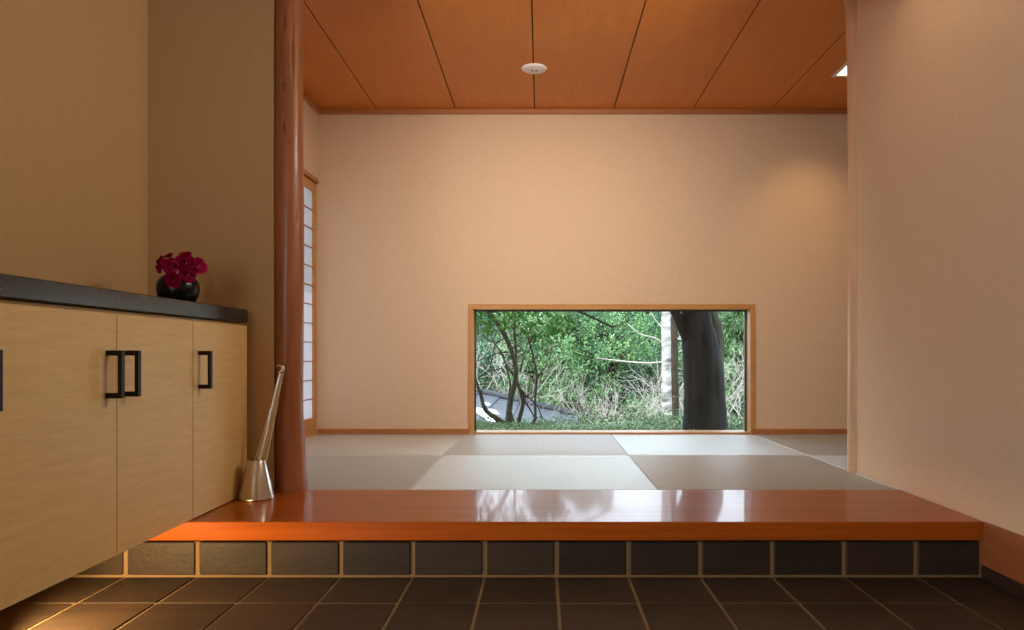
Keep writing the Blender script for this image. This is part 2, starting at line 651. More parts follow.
# baseboards
bh = FL + .040
for a, b in ((XL_ROOM, WX0 + .01), (WX1 - .025, XR_ROOM)):
    mb = MB()
    mb.box(a, b, Y_BACK - .014, Y_BACK, FL, bh, 0, .002)
    structure(mb.build('baseboard_back', M['trim']))
mb = MB()
mb.box(XR_ENTRY - .010, XR_ENTRY, -1.6, Y_STEP - .002, 0.047, FL + .002, 0, .002)
mb.box(XR_ENTRY - .010, XR_ENTRY, Y_STEP - .002, Y_RISER + .006, 0.047, 0.139, 0, 0)
structure(mb.build('baseboard_right', M['skirt']))
mb = MB()
for j in range(16):
    y1 = Y_RISER - .012 - TILE * j
    y0 = y1 - TILE + .008
    mb.box(XR_ENTRY - .014, XR_ENTRY, max(y0, -1.6), y1, 0.0, 0.046, 0, .002)
structure(mb.build('baseboard_tile', M['tile']))
mb = MB()
mb.box(XR_ENTRY + .11, XR_ENTRY + .124, 3.2, 3.695, FL, bh, 0, .002)
structure(mb.build('baseboard_room', M['trim']))

# roof over the house with wide eaves
mb = MB()
mb.box(-3.15, 3.9, -3.0, 6.75, 2.86, 3.02)
structure(mb.build('ceiling_roof', M['outer']))

# ---------------------------------------------------------------- window_1: frame, sill, glass
win = structure(bpy.data.objects.new('window_1', None))
COL.objects.link(win)
win.location = ((WX0 + WX1) / 2, Y_BACK, FL)
fw, yf0, yf1 = 0.040, Y_BACK - .012, Y_BACK + .16
mb = MB(); mb.box(WX0, WX1, yf0, yf1, WZ1 - fw, WZ1, 0, .003)
part('head', mb, M['frame'], win)
for a in (WX0, WX1 - fw):
    mb = MB(); mb.box(a, a + fw, yf0, yf1, WZ0, WZ1 - fw, 0, .003)
    part('jamb', mb, M['frame'], win)
mb = MB(); mb.box(WX0 + fw, WX1 - fw, yf0, yf1, WZ0, FL + .014, 0, .003)
part('sill', mb, M['frame'], win)
mb = MB()
yg = Y_BACK + .10
q = .012
mb.box(WX0 + fw, WX0 + fw + q, yg - .012, yg + .012, FL + .014, WZ1 - fw)
mb.box(WX1 - fw - q, WX1 - fw, yg - .012, yg + .012, FL + .014, WZ1 - fw)
mb.box(WX0 + fw, WX1 - fw, yg - .012, yg + .012, WZ1 - fw - q, WZ1 - fw)
gk = part('gasket', mb, plain('dark_window_gasket', srgb(60, 58, 54), .6), win)
gk['label'] = 'dark rubber strip around the pane'
mb = MB(); mb.box(WX0 + fw + .002, WX1 - fw - .002, yg - .003, yg + .003, FL + .016, WZ1 - fw - .002)
part('glass', mb, M['glass'], win)

# ---------------------------------------------------------------- tatami mats
XA, XB, XC = -0.604, 0.541, 1.645
MATS = [
    (XL_ROOM, XA, Y_MAT, Y_MID, 'y', 'pale grey square mat in the front row beside the thick log pillar'),
    (XA, XB, Y_MAT, Y_MID, 'x', 'bluish white square mat in the middle of the front row against the step'),
    (XB, XC, Y_MAT, Y_MID, 'y', 'olive beige square mat in the front row beside the right wall'),
    (XL_ROOM, XA, Y_MID, Y_BACK, 'x', 'grey beige square mat in the far left corner by the paper screen'),
    (XA, XB, Y_MID, Y_BACK, 'y', 'grey square mat below the left part of the low window'),
    (XB, XC, Y_MID, Y_BACK, 'x', 'brightest bluish white mat below the big trunk in the window'),
    (XC, XR_ROOM, Y_MID, Y_BACK, 'y', 'dull beige mat in the far right corner behind the slim pillar'),
    (XC, XR_ROOM, Y_MAT, Y_MID, 'x', 'dull beige mat mostly hidden behind the slim pillar on the right'),
]
for x0, x1, y0, y1, ori, lab in MATS:
    mb = MB()
    e = .0012
    mb.box(x0 + e, x1 - e, y0 + e, y1 - e, FL - .055, FL - .0004, 0, .003)
    o = mb.build('tatami_mat', M['tat_' + ori], origin=((x0 + x1) / 2, (y0 + y1) / 2, FL - .055))
    uv = o.data.uv_layers.new(name='UVMap')
    for lp in o.data.loops:
        p = o.data.vertices[lp.vertex_index].co
        uv.data[lp.index].uv = (p.x, p.y)
    tag(o, lab, 'mat', 'square tatami mats')

# ---------------------------------------------------------------- log pillars
def log_pillar(name, cx, cy, z0, z1, prof, mat, label, dents=(), seg=110):
    """prof: list of (z, radius, dx)"""
    mb = MB()
    n = 260
    vs, fs = [], []
    for i in range(n + 1):
        z = z0 + (z1 - z0) * i / n
        for (za, ra, da), (zb, rb, db) in zip(prof[:-1], prof[1:]):
            if za <= z <= zb + 1e-6:
                s = (z - za) / (zb - za)
                s = s * s * (3 - 2 * s)
                r, dx = ra + (rb - ra) * s, da + (db - da) * s
                break
        for k in range(seg):
            a = 2 * math.pi * k / seg
            rr = r * (1 + .012 * math.sin(3 * a + z * 2.1) + .010 * math.sin(5 * a - z * 3.7))
            for da_, dz_, wa, wz, dep in dents:
                u = ((a - da_ + math.pi) % (2 * math.pi) - math.pi) / wa
                v = (z - dz_) / wz
                rr -= dep * math.exp(-(u * u + v * v))
            vs.append((cx + dx + rr * math.cos(a), cy + rr * math.sin(a), z))
    for i in range(n):
        for k in range(seg):
            k2 = (k + 1) % seg
            fs.append((i * seg + k, i * seg + k2, (i + 1) * seg + k2, (i + 1) * seg + k))
    mb.add(vs, fs, 0, True)
    mb.add([vs[k] for k in range(seg)], [tuple(range(seg))[::-1]])
    mb.add([vs[n * seg + k] for k in range(seg)], [tuple(range(seg))])
    o = mb.build(name, mat, origin=(cx, cy, z0))
    return tag(o, label, 'pillar')


def ang(px):    # angle on the thick pillar facing the camera, -1 left .. 1 right
    return -math.pi / 2 + .34 + px * 1.2


log_pillar('log_pillar', -1.154, 3.236, FL, CEIL, [(FL, .073, .006), (.34, .068, .002), (.6, .064, -.004), (1.3, .068, -.004), (2.0, .066, -.006), (2.75, .062, -.004)],
           M['log'], 'thick reddish polished log pillar at the end of the cabinets',
           [(ang(-.25), 2.33, .08, .030, .012), (ang(.22), 2.20, .07, .09, .009), (ang(-.3), 2.05, .07, .02, .010), (ang(-.28), 1.86, .07, .022, .010),
            (ang(.5), 1.45, .1, .03, .004), (ang(.75), .70, .07, .02, .006), (ang(-.1), 2.15, .5, .12, -.004)])
log_pillar('slim_log_pillar', 1.676, 3.748, FL, CEIL, [(FL, .046, .002), (1.0, .045, .002), (1.6, .043, .005), (2.3, .047, .002), (2.66, .050, -.002), (2.75, .058, -.004)],
           M['logpale'], 'slim pale log pillar at the end of the right wall',
           [(-math.pi / 2 + .3, 1.9, .2, .15, .003)], seg=28)

# ---------------------------------------------------------------- paper screen in the left wall
xs0, xs1 = XL_ROOM - .034, XL_ROOM - .004
o = None
mb = MB()
mb.box(XL_ROOM - .06, XL_ROOM + .006, SY0 - .03, SY0, FL, SZ1 + .035, 0, .002)
mb.box(XL_ROOM - .06, XL_ROOM + .010, SY0, SY1, SZ1, SZ1 + .035, 0, .002)
structure(mb.build('trim_screen', M['trim']))
scr = thing('shoji_screen', (XL_ROOM - .02, (SY0 + SY1) / 2, FL), 'white paper lattice screen in the left wall behind the thick log pillar', 'screen')
PZ0, PZ1, PY0, PY1 = .345, 2.075, SY0 + .05, SY1 - .062
for a, b in ((SY0 + .002, PY0), (PY1, SY1 - .002)):
    mb = MB(); mb.box(xs0, xs1, a, b, FL + .002, SZ1 - .002, 0, .002)
    part('stile', mb, M['frame'], scr)
for a, b in ((FL + .002, PZ0), (PZ1, SZ1 - .002)):
    mb = MB(); mb.box(xs0 + .003, xs1 - .003, PY0, PY1, a, b, 0, .002)
    part('rail', mb, M['frame'], scr)
mb = MB()
for k in range(1, 12):
    z = PZ0 + (PZ1 - PZ0) * k / 12
    mb.box(xs0 + .014, xs1 - .004, PY0, PY1, z - .0035, z + .0035)
for k in range(1, 4):
    y = PY0 + (PY1 - PY0) * k / 4
    mb.box(xs0 + .016, xs1 - .005, y - .005, y + .005, PZ0, PZ1)
part('lattice', mb, M['trim'], scr)
mb = MB(); mb.box(xs0 + .010, xs0 + .013, PY0, PY1, PZ0, PZ1)
part('paper', mb, M['paper'], scr)

# ---------------------------------------------------------------- shoe cabinets
XF = -1.3125                    # door faces
ZB, ZT = FL + .004, 0.962
D_SEAM = [1.228, 1.705, 2.182, 2.659, 3.150]


def handle(y, z0, z1, parent):
    mb = MB()
    t = .009
    xo = XF + .048
    mb.box(xo - .012, xo, y - t, y + t, z0, z1, 0, .001)
    mb.box(XF, xo - .012, y - t, y + t, z1 - .016, z1, 0, .001)
    mb.box(XF, xo - .012, y - t, y + t, z0, z0 + .016, 0, .001)
    h = part('handle', mb, M['black'], parent)
    h['label'] = 'black square bar handle'


def cabinet(y0, y1, doors, label):
    t = thing('shoe_cabinet', (XF - .2, (y0 + y1) / 2, ZB), label, 'cabinet', 'wall-hung shoe cabinets')
    mb = MB()
    mb.box(XL_ENTRY + .002, XF - .021, y0 + .001, y1 - .001, ZB, 0.972)
    part('carcass', mb, M['cab'], t)
    for a, b, hy in doors:
        mb = MB(); mb.box(XF - .019, XF, a + .0015, b - .0015, ZB, ZT, 0, .0015)
        dr = part('door', mb, M['cab'], t)
        handle(hy, .703, .848, dr)


cabinet(D_SEAM[0], D_SEAM[1], [(D_SEAM[0], D_SEAM[1], D_SEAM[1] - .056)], 'light wood shoe cabinet nearest the viewer, cut by the left edge')
cabinet(D_SEAM[1], D_SEAM[3], [(D_SEAM[1], D_SEAM[2], D_SEAM[2] - .048), (D_SEAM[2], D_SEAM[3], D_SEAM[2] + .040)], 'light wood double-door shoe cabinet with two black handles side by side')
cabinet(D_SEAM[3], D_SEAM[4], [(D_SEAM[3], D_SEAM[4], D_SEAM[3] + .048)], 'light wood single-door shoe cabinet beside the thick log pillar')
mb = MB(); mb.box(XL_ENTRY + .002, XF + .006, D_SEAM[0], 3.142, 0.975, 1.033, 0, .003)
o = mb.build('worktop', M['granite'])
tag(o, 'black speckled stone worktop along the shoe cabinets', 'worktop')

# low warm lamp under the cabinets
mb = MB(); mb.box(-1.70, -1.60, 1.90, 2.20, ZB - .022, ZB - .001, 0, .003)
o = mb.build('under_cabinet_lamp', M['white'])
tag(o, 'slim lamp fixed under the shoe cabinets above the floor', 'lamp')
lamp('under_cabinet_light', 'SPOT', (-1.55, 2.04, .205), 42, (1.0, 0.62, 0.26), (-1.2, 2.40, 0.0), spot_size=2.3, spot_blend=0.5, shadow_soft_size=.008)

# ---------------------------------------------------------------- vase and flowers
VX, VY, VZ = P(178, 0, 2.84).x, 2.84, 1.033
mb = MB()
mb.lathe([(.040, 0), (.052, .002), (.070, .018), (.082, .042), (.086, .070), (.083, .092), (.072, .112), (.056, .124), (.046, .126), (.040, .123), (.046, .112), (.058, .085), (.02, .03), (0, .028)], (0, 0, 0), 56)
vase = mb.build('vase', M['vase'])
vase.location = (VX, VY, VZ)
vase.scale = (.93, .93, .96)
tag(vase, 'round squat black glazed vase on the stone worktop', 'vase')


def petal(mb, base, d, up, ln, wd, curl, rnd):
    d, up = d.normalized(), up.normalized()
    side = d.cross(up).normalized()
    nx, ny = 5, 4
    vs = []
    for i in range(nx + 1):
        s = i / nx
        w = wd * math.sin(math.pi * (0.12 + .80 * s)) ** .8
        for j in range(ny + 1):
            q = (j / ny - .5) * 2
            p = base + d * (ln * s) + side * (w * q) + up * (curl * s * s * ln + .22 * wd * q * q - .1 * wd * math.sin(s * 6 + q * 4 + rnd.random()))
            vs.append(p)
    fs = [(i * (ny + 1) + j, (i + 1) * (ny + 1) + j, (i + 1) * (ny + 1) + j + 1, i * (ny + 1) + j + 1) for i in range(nx) for j in range(ny)]
    mb.add(vs, fs, 0, True)


FLW = [  # pixel x, y, distance, size, facing, label
    (164, 264, 2.80, .95, (-.6, -.8, .15), 'magenta blossom at the left end of the bunch'),
    (174, 266, 2.775, 1.0, (-.15, -1, .0), 'crimson blossom left of the middle of the bunch'),
    (189, 263, 2.775, 1.15, (.1, -1, .25), 'bright pink blossom right of the middle of the bunch'),
    (200, 266, 2.79, 1.0, (.75, -.75, .1), 'magenta blossom at the right end of the bunch'),
    (177, 279, 2.750, .9, (0, -.95, -.3), 'dark crimson blossom drooping over the rim of the vase'),
    (190, 274, 2.765, .85, (.3, -.95, -.3), 'pink blossom low on the right of the bunch'),
    (171, 256, 2.85, .6, (-.3, -.5, .8), 'small crimson bud at the top left of the bunch'),
    (188, 254, 2.84, .6, (.1, -.5, .85), 'dark crimson bud at the very top of the bunch'),
]
for n_, (fx, fy, fd, sc, fn, lab) in enumerate(FLW):
    rnd = random.Random(40 + n_)
    c = P(fx - 2.5, fy + .5, fd)
    fn = Vector(fn).normalized()
    t = thing('flower', (VX, VY, VZ + .05), lab, 'flower', 'magenta flowers in the black vase')
    mb = MB()
    u = fn.orthogonal().normalized()
    w = fn.cross(u)
    for ring, (cnt, tilt, ln) in enumerate(((5, .12, .036), (3, .9, .026), (3, 2.2, .014))):
        for k in range(cnt):
            a = 2 * math.pi * k / cnt + ring * .5 + rnd.uniform(-.2, .2)
            rad = u * math.cos(a) + w * math.sin(a)
            d = rad + fn * tilt
            petal(mb, c + rad * .003, d, fn * 1.0 - rad * .3, ln * sc * rnd.uniform(.85, 1.12), (.024, .016, .008)[ring] * sc, rnd.uniform(-.25, .2), rnd)
    part('bloom', mb, M['petal'], t)
    mb = MB()
    e = Vector((VX + rnd.uniform(-.012, .012), VY + rnd.uniform(-.012, .012), VZ + .06))
    mid = Vector((VX + (c.x - VX) * .35, VY + (c.y - VY) * .35, VZ + .140))
    b0 = c - fn * .004
    pts = []
    for i in range(9):
        s = i / 8
        pts.append(e * (1 - s) ** 2 + mid * 2 * s * (1 - s) + b0 * s * s)
    mb.tube(pts, .0022, 6)
    part('stem', mb, M['stem'], t)

# ---------------------------------------------------------------- shoehorn and its stand
HX, HY = -1.2335, 3.055
mb = MB()
mb.lathe([(.074, 0), (.0765, .002), (.0765, .006), (.0395, .166), (.038, .1685), (.0345, .1685), (.034, .165), (.06, .012), (0, .010)], (0, 0, 0), 64)
st = mb.build('shoehorn_stand', M['steel'])
st.location = (HX, HY, FL)
tag(st, 'conical brushed steel stand on the wooden step beside the log pillar', 'stand')

tip = P(281.5, 372, 3.118)
bot = Vector((HX - .012, HY - .005, FL + .035))
axis = (tip - bot)
L = axis.length
ax = axis.normalized()
sd = Vector((0, -1, 0)).cross(ax).normalized()      # across the blade
nm = ax.cross(sd).normalized()                      # blade normal
horn = thing('shoehorn', bot, 'long steel shoehorn leaning from its stand against the log pillar', 'shoehorn')
mb = MB()
nL, nW = 40, 8
vs = []
for i in range(nL + 1):
    s = i / nL
    w = .030 * (1 - s) ** 1.4 + .0085 + .0015 * s
    if s < .06:
        w *= .55 + .45 * (s / .06)
    cup = .012 * max(0, 1 - s * 1.5) + .0015
    th = .0018 + .0022 * s
    ctr = bot + axis * s + nm * (.012 * math.sin(s * math.pi) * -1)
    for side in (1, -1):
        for j in range(nW + 1):
            q = (j / nW - .5) * 2 * side
            vs.append(ctr + sd * (w * q) + nm * (cup * (q * q) - cup * .5 + side * th))
R = 2 * (nW + 1)
fs = []
for i in range(nL):
    for k in range(R):
        k2 = (k + 1) % R
        fs.append((i * R + k, (i + 1) * R + k, (i + 1) * R + k2, i * R + k2))
fs.append(tuple(range(R)))
fs.append(tuple(nL * R + k for k in range(R))[::-1])
mb.add(vs, fs, 0, True)
part('blade', mb, M['steel'], horn)
mb = MB()
pts = []
hs = 1 if sd.x > 0 else -1
for i in range(15):
    a = math.radians(-90 + 250 * i / 14)
    pts.append(tip + ax * (.012 + .016 * math.sin(a)) - sd * (.012 - .015 * math.cos(a)) * hs)
mb.tube(pts, [.0075] * 11 + [.007, .0065, .006, .004], 12)
hk = part('hook', mb, M['steel'], horn)

# ---------------------------------------------------------------- ceiling fittings
c = P(534.2, 68.5, F_PX * (CEIL - EYE) / (VPY - 68.5))
fit = thing('ceiling_sensor', (c.x, c.y, CEIL), 'round white disc fitting on a joint of the wooden ceiling', 'sensor')
mb = MB()
mb.lathe([(0, -.014), (.055, -.013), (.074, -.009), (.083, -.003), (.084, 0)], (c.x, c.y, CEIL), 48)
part('disc', mb, M['white'], fit)
mb = MB()
for dx in (-.012, .014):
    mb.lathe([(0, -.018), (.006, -.0175), (.0085, -.013)], (c.x + dx, c.y + .004 * (1 if dx > 0 else -1), CEIL), 16)
e = part('lens', mb, M['grey'], fit)
e['label'] = 'two small grey sensor eyes'

dl_x0, dl_y1, dl = P(831, 76.3, F_PX * (CEIL - EYE) / (VPY - 76.3)).x, 4.815, .26
dlt = thing('ceiling_downlight', (dl_x0 + dl / 2, dl_y1 - dl / 2, CEIL), 'square glowing downlight in the wooden ceiling by the slim pillar', 'ceiling light')
mb = MB()
bw = .026
for x0, x1, y0, y1 in ((0, dl, 0, bw), (0, dl, dl - bw, dl), (0, bw, bw, dl - bw), (dl - bw, dl, bw, dl - bw)):
    mb.box(dl_x0 + x0, dl_x0 + x1, dl_y1 - dl + y0, dl_y1 - dl + y1, CEIL - .006, CEIL, 0, .0015)
part('bezel', mb, M['white'], dlt)
mb = MB()
mb.box(dl_x0 + bw, dl_x0 + dl - bw, dl_y1 - dl + bw, dl_y1 - bw, CEIL - .003, CEIL - .001)
ml, tl, bl = mat_new('warm_lamp_glow')
bl.inputs['Emission Color'].default_value = (1.0, .78, .5, 1)
bl.inputs['Emission Strength'].default_value = 2.2
part('diffuser', mb, ml, dlt)
lamp('downlight_beam', 'SPOT', (dl_x0 + dl / 2, dl_y1 - dl / 2, CEIL - .02), 26, (1.0, .66, .30), (dl_x0 + .05, Y_BACK, 1.75), spot_size=1.1, spot_blend=1.0, shadow_soft_size=.08)

# ---------------------------------------------------------------- outside: ground
def gz(x, y):
    if y < 7.7:
        z = .10
    elif y < 8.4:
        s = (y - 7.7) / .7
        z = .10 - 1.75 * s * s * (3 - 2 * s)
    elif y < 14:
        z = -1.65
    else:
        z = -1.65 + (y - 14) * .10
    return z + .03 * math.sin(x * 1.7 + y * 2.3) + .02 * math.sin(x * 5.1 - y * 3.3)


mb = MB()
nx, ny = 90, 120
vs = []
for j in range(ny + 1):
    y = 5.64 + (44 - 5.64) * (j / ny) ** 1.8
    for i in range(nx + 1):
        x = -24 + 54 * i / nx
        vs.append((x, y, gz(x, y)))
mb.add(vs, [(j * (nx + 1) + i, j * (nx + 1) + i + 1, (j + 1) * (nx + 1) + i + 1, (j + 1) * (nx + 1) + i) for j in range(ny) for i in range(nx)], 0, True)
structure(mb.build('ground', M['ground']))
mb = MB()
mb.add([(-24, -6, -.12), (-1.89, -6, -.12), (-1.89, 5.64, -.12), (-24, 5.64, -.12)], [(0, 1, 2, 3)])
structure(mb.build('ground_side', M['ground']))


# low moss and creeping leaves on the bank
def leafquad(mb, p, d, n, ln, wd, rnd, bend=.2):
    s = d.cross(n)
    if s.length < 1e-4:
        s = d.orthogonal()
    s.normalize()
    n = s.cross(d).normalized()
    mb.add([p, p + d * ln * .5 + s * wd + n * bend * ln * .3, p + d * ln - n * bend * ln * .2, p + d * ln * .5 - s * wd + n * bend * ln * .3], [(0, 1, 2, 3)])


def rdir(rnd):
    z = rnd.uniform(-1, 1)
    a = rnd.uniform(0, 2 * math.pi)
    r = math.sqrt(1 - z * z)
    return Vector((r * math.cos(a), r * math.sin(a), z))


rnd = random.Random(8)
mb = MB()
for k in range(16000):
    x, y = rnd.uniform(-1.6, 3.2), 5.75 + (7.95 - 5.75) * rnd.random()
    h = .03 if y < 7.55 else .075
    d = (Vector((0, 0, 1)) * rnd.uniform(0, 1) + rdir(rnd) * .9).normalized()
    leafquad(mb, Vector((x, y, gz(x, y) + rnd.uniform(-.01, h))), d, rdir(rnd), rnd.uniform(.018, .036), rnd.uniform(.006, .012), rnd)
o = mb.build('ground_cover', M['leaf_hedge'])
tag(o, 'low green moss and creeping leaves outside below the window', 'ground cover', kind='stuff')

# ---------------------------------------------------------------- outside: trees
# big dark trunk close to the window
D1 = 6.95
tr = thing('tree', (P(705.5, 0, D1).x, D1, gz(1.6, D1) - .05), 'huge dark tree trunk right of centre in the window', 'tree')
rnd = random.Random(2)


def px_tube(mb, pts, seg=14, mat=0, wob=0.04, sub=3, seed=1):
    """pts: (x, y, distance, width in px); smooth Catmull-Rom between them"""
    r_ = random.Random(seed)
    ctr = [P(x, y, d) for x, y, d, w in pts]
    rad = [w * d / F_PX / 2 for x, y, d, w in pts]
    out, rr = [], []
    n = len(ctr)
    for i in range(n - 1):
        p0, p1, p2, p3 = ctr[max(i - 1, 0)], ctr[i], ctr[i + 1], ctr[min(i + 2, n - 1)]
        for k in range(sub):
            s = k / sub
            out.append(.5 * ((2 * p1) + (p2 - p0) * s + (2 * p0 - 5 * p1 + 4 * p2 - p3) * s * s + (3 * p1 - p0 - 3 * p2 + p3) * s ** 3))
            rr.append(rad[i] + (rad[i + 1] - rad[i]) * s)
    out.append(ctr[-1]); rr.append(rad[-1])
    mb.tube(out, rr, seg, mat, True, wob, r_)


mb = MB()
px_tube(mb, [(705, 440, D1, 52), (705, 428, D1, 45), (704.5, 400, D1, 41), (703, 370, D1, 39), (700, 345, D1, 36), (697, 325, D1, 31), (694.5, 305, D1, 29), (691, 260, D1, 27), (684, 180, D1, 22), (680, 60, D1, 14), (682, -60, D1, 5)], 22, 0, .03, 4, 5)
part('trunk', mb, M['bark_dark'], tr)
mb = MB()
px_tube(mb, [(712, 420, D1 + .08, 26), (714.5, 380, D1 + .1, 20), (715.5, 350, D1 + .12, 15), (715, 328, D1 + .13, 15), (709, 312, D1 + .14, 15), (700, 285, D1 + .2, 14), (720, 200, D1 + .5, 11), (760, 60, D1 + .7, 6)], 14, 0, .03, 4, 6)
part('limb', mb, M['bark_stem'], tr)
mb = MB()
px_tube(mb, [(692, 345, D1 - .02, 16), (683, 328, D1 - .04, 11), (676, 314, D1 - .06, 9), (668, 300, D1 - .08, 8), (640, 250, D1 - .1, 6), (600, 150, D1, 3)], 12, 0, .03, 4, 7)
part('limb', mb, M['bark_dark'], tr)

# bare many-stemmed tree at the left, with a leafy bough across the top
D2 = 7.05
tr = thing('tree', (P(512, 0, D2).x, D2, gz(-.3, D2) - .03), 'bare many-stemmed dark tree at the left of the window', 'tree')
STEMS = [
    [(511, 434, D2, 8), (508.5, 420, D2, 6.5), (510.5, 400, D2, 6), (515, 382, D2, 5.2), (515.5, 366, D2, 4.8), (511, 350, D2, 4.4), (506, 338, D2, 4.6), (500, 327, D2, 5), (491, 316, D2, 5), (482, 300, D2, 4.5), (470, 250, D2, 3)],
    [(513, 434, D2 - .05, 7), (504, 424, D2 - .08, 5.5), (493, 416, D2 - .1, 5), (485, 409, D2 - .12, 4.6), (481, 396, D2 - .14, 3.8), (475, 378, D2 - .15, 3.2), (466, 350, D2 - .2, 2.4)],
    [(515, 434, D2 + .05, 6), (519, 420, D2 + .07, 4.6), (523, 402, D2 + .1, 4), (519.5, 389, D2 + .1, 3.6), (516, 375, D2 + .08, 3.2), (516, 352, D2 + .1, 2.8), (514.5, 335, D2 + .12, 2.2), (516, 310, D2 + .1, 1.8), (520, 280, D2, 1)],
    [(517, 434, D2 + .2, 5), (534, 422, D2 + .25, 3.2), (535, 402, D2 + .25, 2.8), (536.5, 375, D2 + .27, 2.6), (533, 356, D2 + .28, 2.2), (528, 338, D2 + .28, 2), (519, 328, D2 + .25, 1.8), (508, 320, D2 + .2, 1.4), (498, 305, D2 + .2, .8)],
    [(516, 434, D2 - .1, 4), (511, 412, D2 - .1, 2.6), (509, 394, D2 - .1, 2.2), (510.5, 384, D2 - .1, 2), (507, 370, D2 - .08, 1.8), (503, 355, D2 - .06, 1.4), (494, 343, D2, 1)],
]
for k, sp in enumerate(STEMS):
    mb = MB()
    px_tube(mb, sp, 9, 0, .06, 4, 20 + k)
    part('stem', mb, M['bark_stem'], tr)
mb = MB()
BR = [
    [(521, 397, D2 + .1, 2.2), (530, 409, D2 + .12, 1.8), (536, 421, D2 + .12, 1.4)],
    [(520, 389, D2 + .1, 2), (528, 397, D2 + .1, 1.7), (537, 406, D2 + .1, 1.3), (543, 420, D2 + .1, 1)],
    [(515, 378, D2, 2.0), (507, 366, D2, 1.6), (500, 352, D2 - .02, 1.3), (494, 342, D2, .9), (490, 330, D2, .6)],
    [(478, 379, D2 - .15, 1.8), (486, 372, D2 - .1, 1.4), (495, 370, D2 - .06, 1.2), (503, 368, D2, .8)],
    [(508, 352, D2, 1.6), (498, 353, D2, 1.3), (488, 357, D2, 1.1), (477, 361, D2, .8), (468, 366, D2, .6)],
    [(505, 338, D2, 1.6), (497, 342, D2, 1.2), (488, 340, D2, .9), (480, 333, D2, .7), (474, 345, D2, .5)],
    [(520, 372, D2 + .1, 1.6), (525, 352, D2 + .12, 1.2), (530, 338, D2 + .1, .9), (541, 330, D2 + .1, .6)],
    [(536, 378, D2 + .27, 1.4), (546, 366, D2 + .3, 1.0), (552, 350, D2 + .3, .6)],
    [(514, 338, D2 + .1, 1.4), (522, 332, D2 + .1, 1.1), (532, 330, D2 + .1, .8), (541, 338, D2 + .1, .5)],
    [(497, 342, D2, 1.2), (493, 352, D2, 1), (491, 372, D2, .8), (494, 388, D2, .5)],
    [(488, 357, D2, 1.0), (492, 368, D2, .8), (500, 376, D2, .7), (506, 390, D2, .5)],
    [(480, 395, D2 - .14, 1.2), (486, 380, D2 - .12, .9), (484, 366, D2 - .12, .7), (490, 354, D2, .5)],
    [(477, 361, D2, .9), (482, 350, D2, .7), (481, 338, D2, .5)],
    [(523, 405, D2 + .1, 1.2), (529, 390, D2 + .12, .9), (531, 372, D2 + .12, .7), (538, 360, D2 + .12, .5)],
]
for k, sp in enumerate(BR):
    px_tube(mb, sp, 6, 0, .05, 3, 60 + k)
part('branches', mb, M['bark_stem'], tr)
# drooping bough across the top and its leaves
mb = MB()
px_tube(mb, [(482, 300, D2, 4), (520, 285, D2 - .1, 3.4), (556, 298, D2 - .2, 3), (571, 308.5, D2 - .2, 2.8), (585, 314, D2 - .2, 2.6), (600, 321, D2 - .2, 2.4), (612, 326.5, D2 - .2, 2.0), (619, 325, D2 - .2, 1.2), (630, 320, D2 - .2, .8)], 8, 0, .05, 4, 90)
part('bough', mb, M['bark_stem'], tr)
mb = MB()
rnd = random.Random(17)
for k in range(420):
    x = 470 + 100 * rnd.random() ** 1.15
    lim = 333 - (x - 470) * .02 if x < 500 else 338 - abs(x - 540) * .22
    y = 296 + (lim - 296) * rnd.random()
    if 497 < x < 520 and y > 326 and rnd.random() < .7:
        continue
    p = P(x, y, D2 - .15 + rnd.uniform(-.35, .35))
    d = (Vector((rnd.uniform(-.9, .9), rnd.uniform(-.6, .6), rnd.uniform(-.9, .15)))).normalized()
    leafquad(mb, p, d, Vector((rnd.uniform(-.5, .5), -1, rnd.uniform(.2, 1))), rnd.uniform(.05, .09), rnd.uniform(.012, .02), rnd)
part('leaves', mb, M['leaf_hang'], tr)

# white trunk and the brown trunk beside it
D3 = 10.2
tr = thing('tree', (P(667, 0, D3).x, D3, gz(1.8, D3) - .05), 'pale white trunk standing left of the huge dark trunk', 'tree')
mb = MB()
px_tube(mb, [(667, 480, D3, 12), (667, 419, D3, 10), (666.3, 380, D3, 9.6), (666.3, 345, D3, 9.4), (666, 320, D3, 9), (666, 300, D3, 8.5), (664, 200, D3, 7.5), (668, 60, D3, 4), (666, -20, D3, 1.5)], 14, 0, .04, 4, 33)
part('trunk', mb, M['bark_white'], tr)
mb = MB()
for sp in ([(665, 345, D3, 2), (655, 338, D3, 1.6), (640, 334, D3, 1.2), (628, 324, D3, .7)], [(664, 362, D3, 2), (645, 363, D3, 1.8), (620, 361, D3, 1.6), (596, 358, D3 - .1, 1.0)],
           [(666, 322, D3, 2), (672, 314, D3, 1.6), (680, 300, D3, 1)], [(664, 330, D3, 1.4), (654, 318, D3, 1.0), (648, 305, D3, .6)]):
    px_tube(mb, sp, 6, 0, .05, 3, 34)
part('branches', mb, M['twig'], tr)
D4 = 10.7
tr = thing('tree', (P(675, 0, D4).x, D4, gz(1.9, D4) - .05), 'dark brown trunk tucked against the right of the white trunk', 'tree')
mb = MB()
px_tube(mb, [(675, 480, D4, 10), (674.5, 419, D4, 9), (674, 370, D4, 8.4), (674, 330, D4, 8), (673, 300, D4, 7), (676, 180, D4, 6), (676, 40, D4, 2)], 12, 0, .05, 4, 35)
part('trunk', mb, M['bark_brown'], tr)
mb = MB()
for sp in ([(676, 338, D4, 2.2), (682, 339, D4 - .1, 2), (690, 336, D4 - .1, 1.2)], [(676, 395, D4, 1.8), (681, 388, D4, 1.6), (685, 378, D4, 1.2), (683, 362, D4, 1)],
           [(677, 398, D4, 1.8), (681, 404, D4, 1.6), (685, 412, D4, 1)], [(677, 352, D4, 1.6), (683, 350, D4, 1.4), (690, 343, D4, 1)]):
    px_tube(mb, sp, 6, 0, .05, 3, 36)
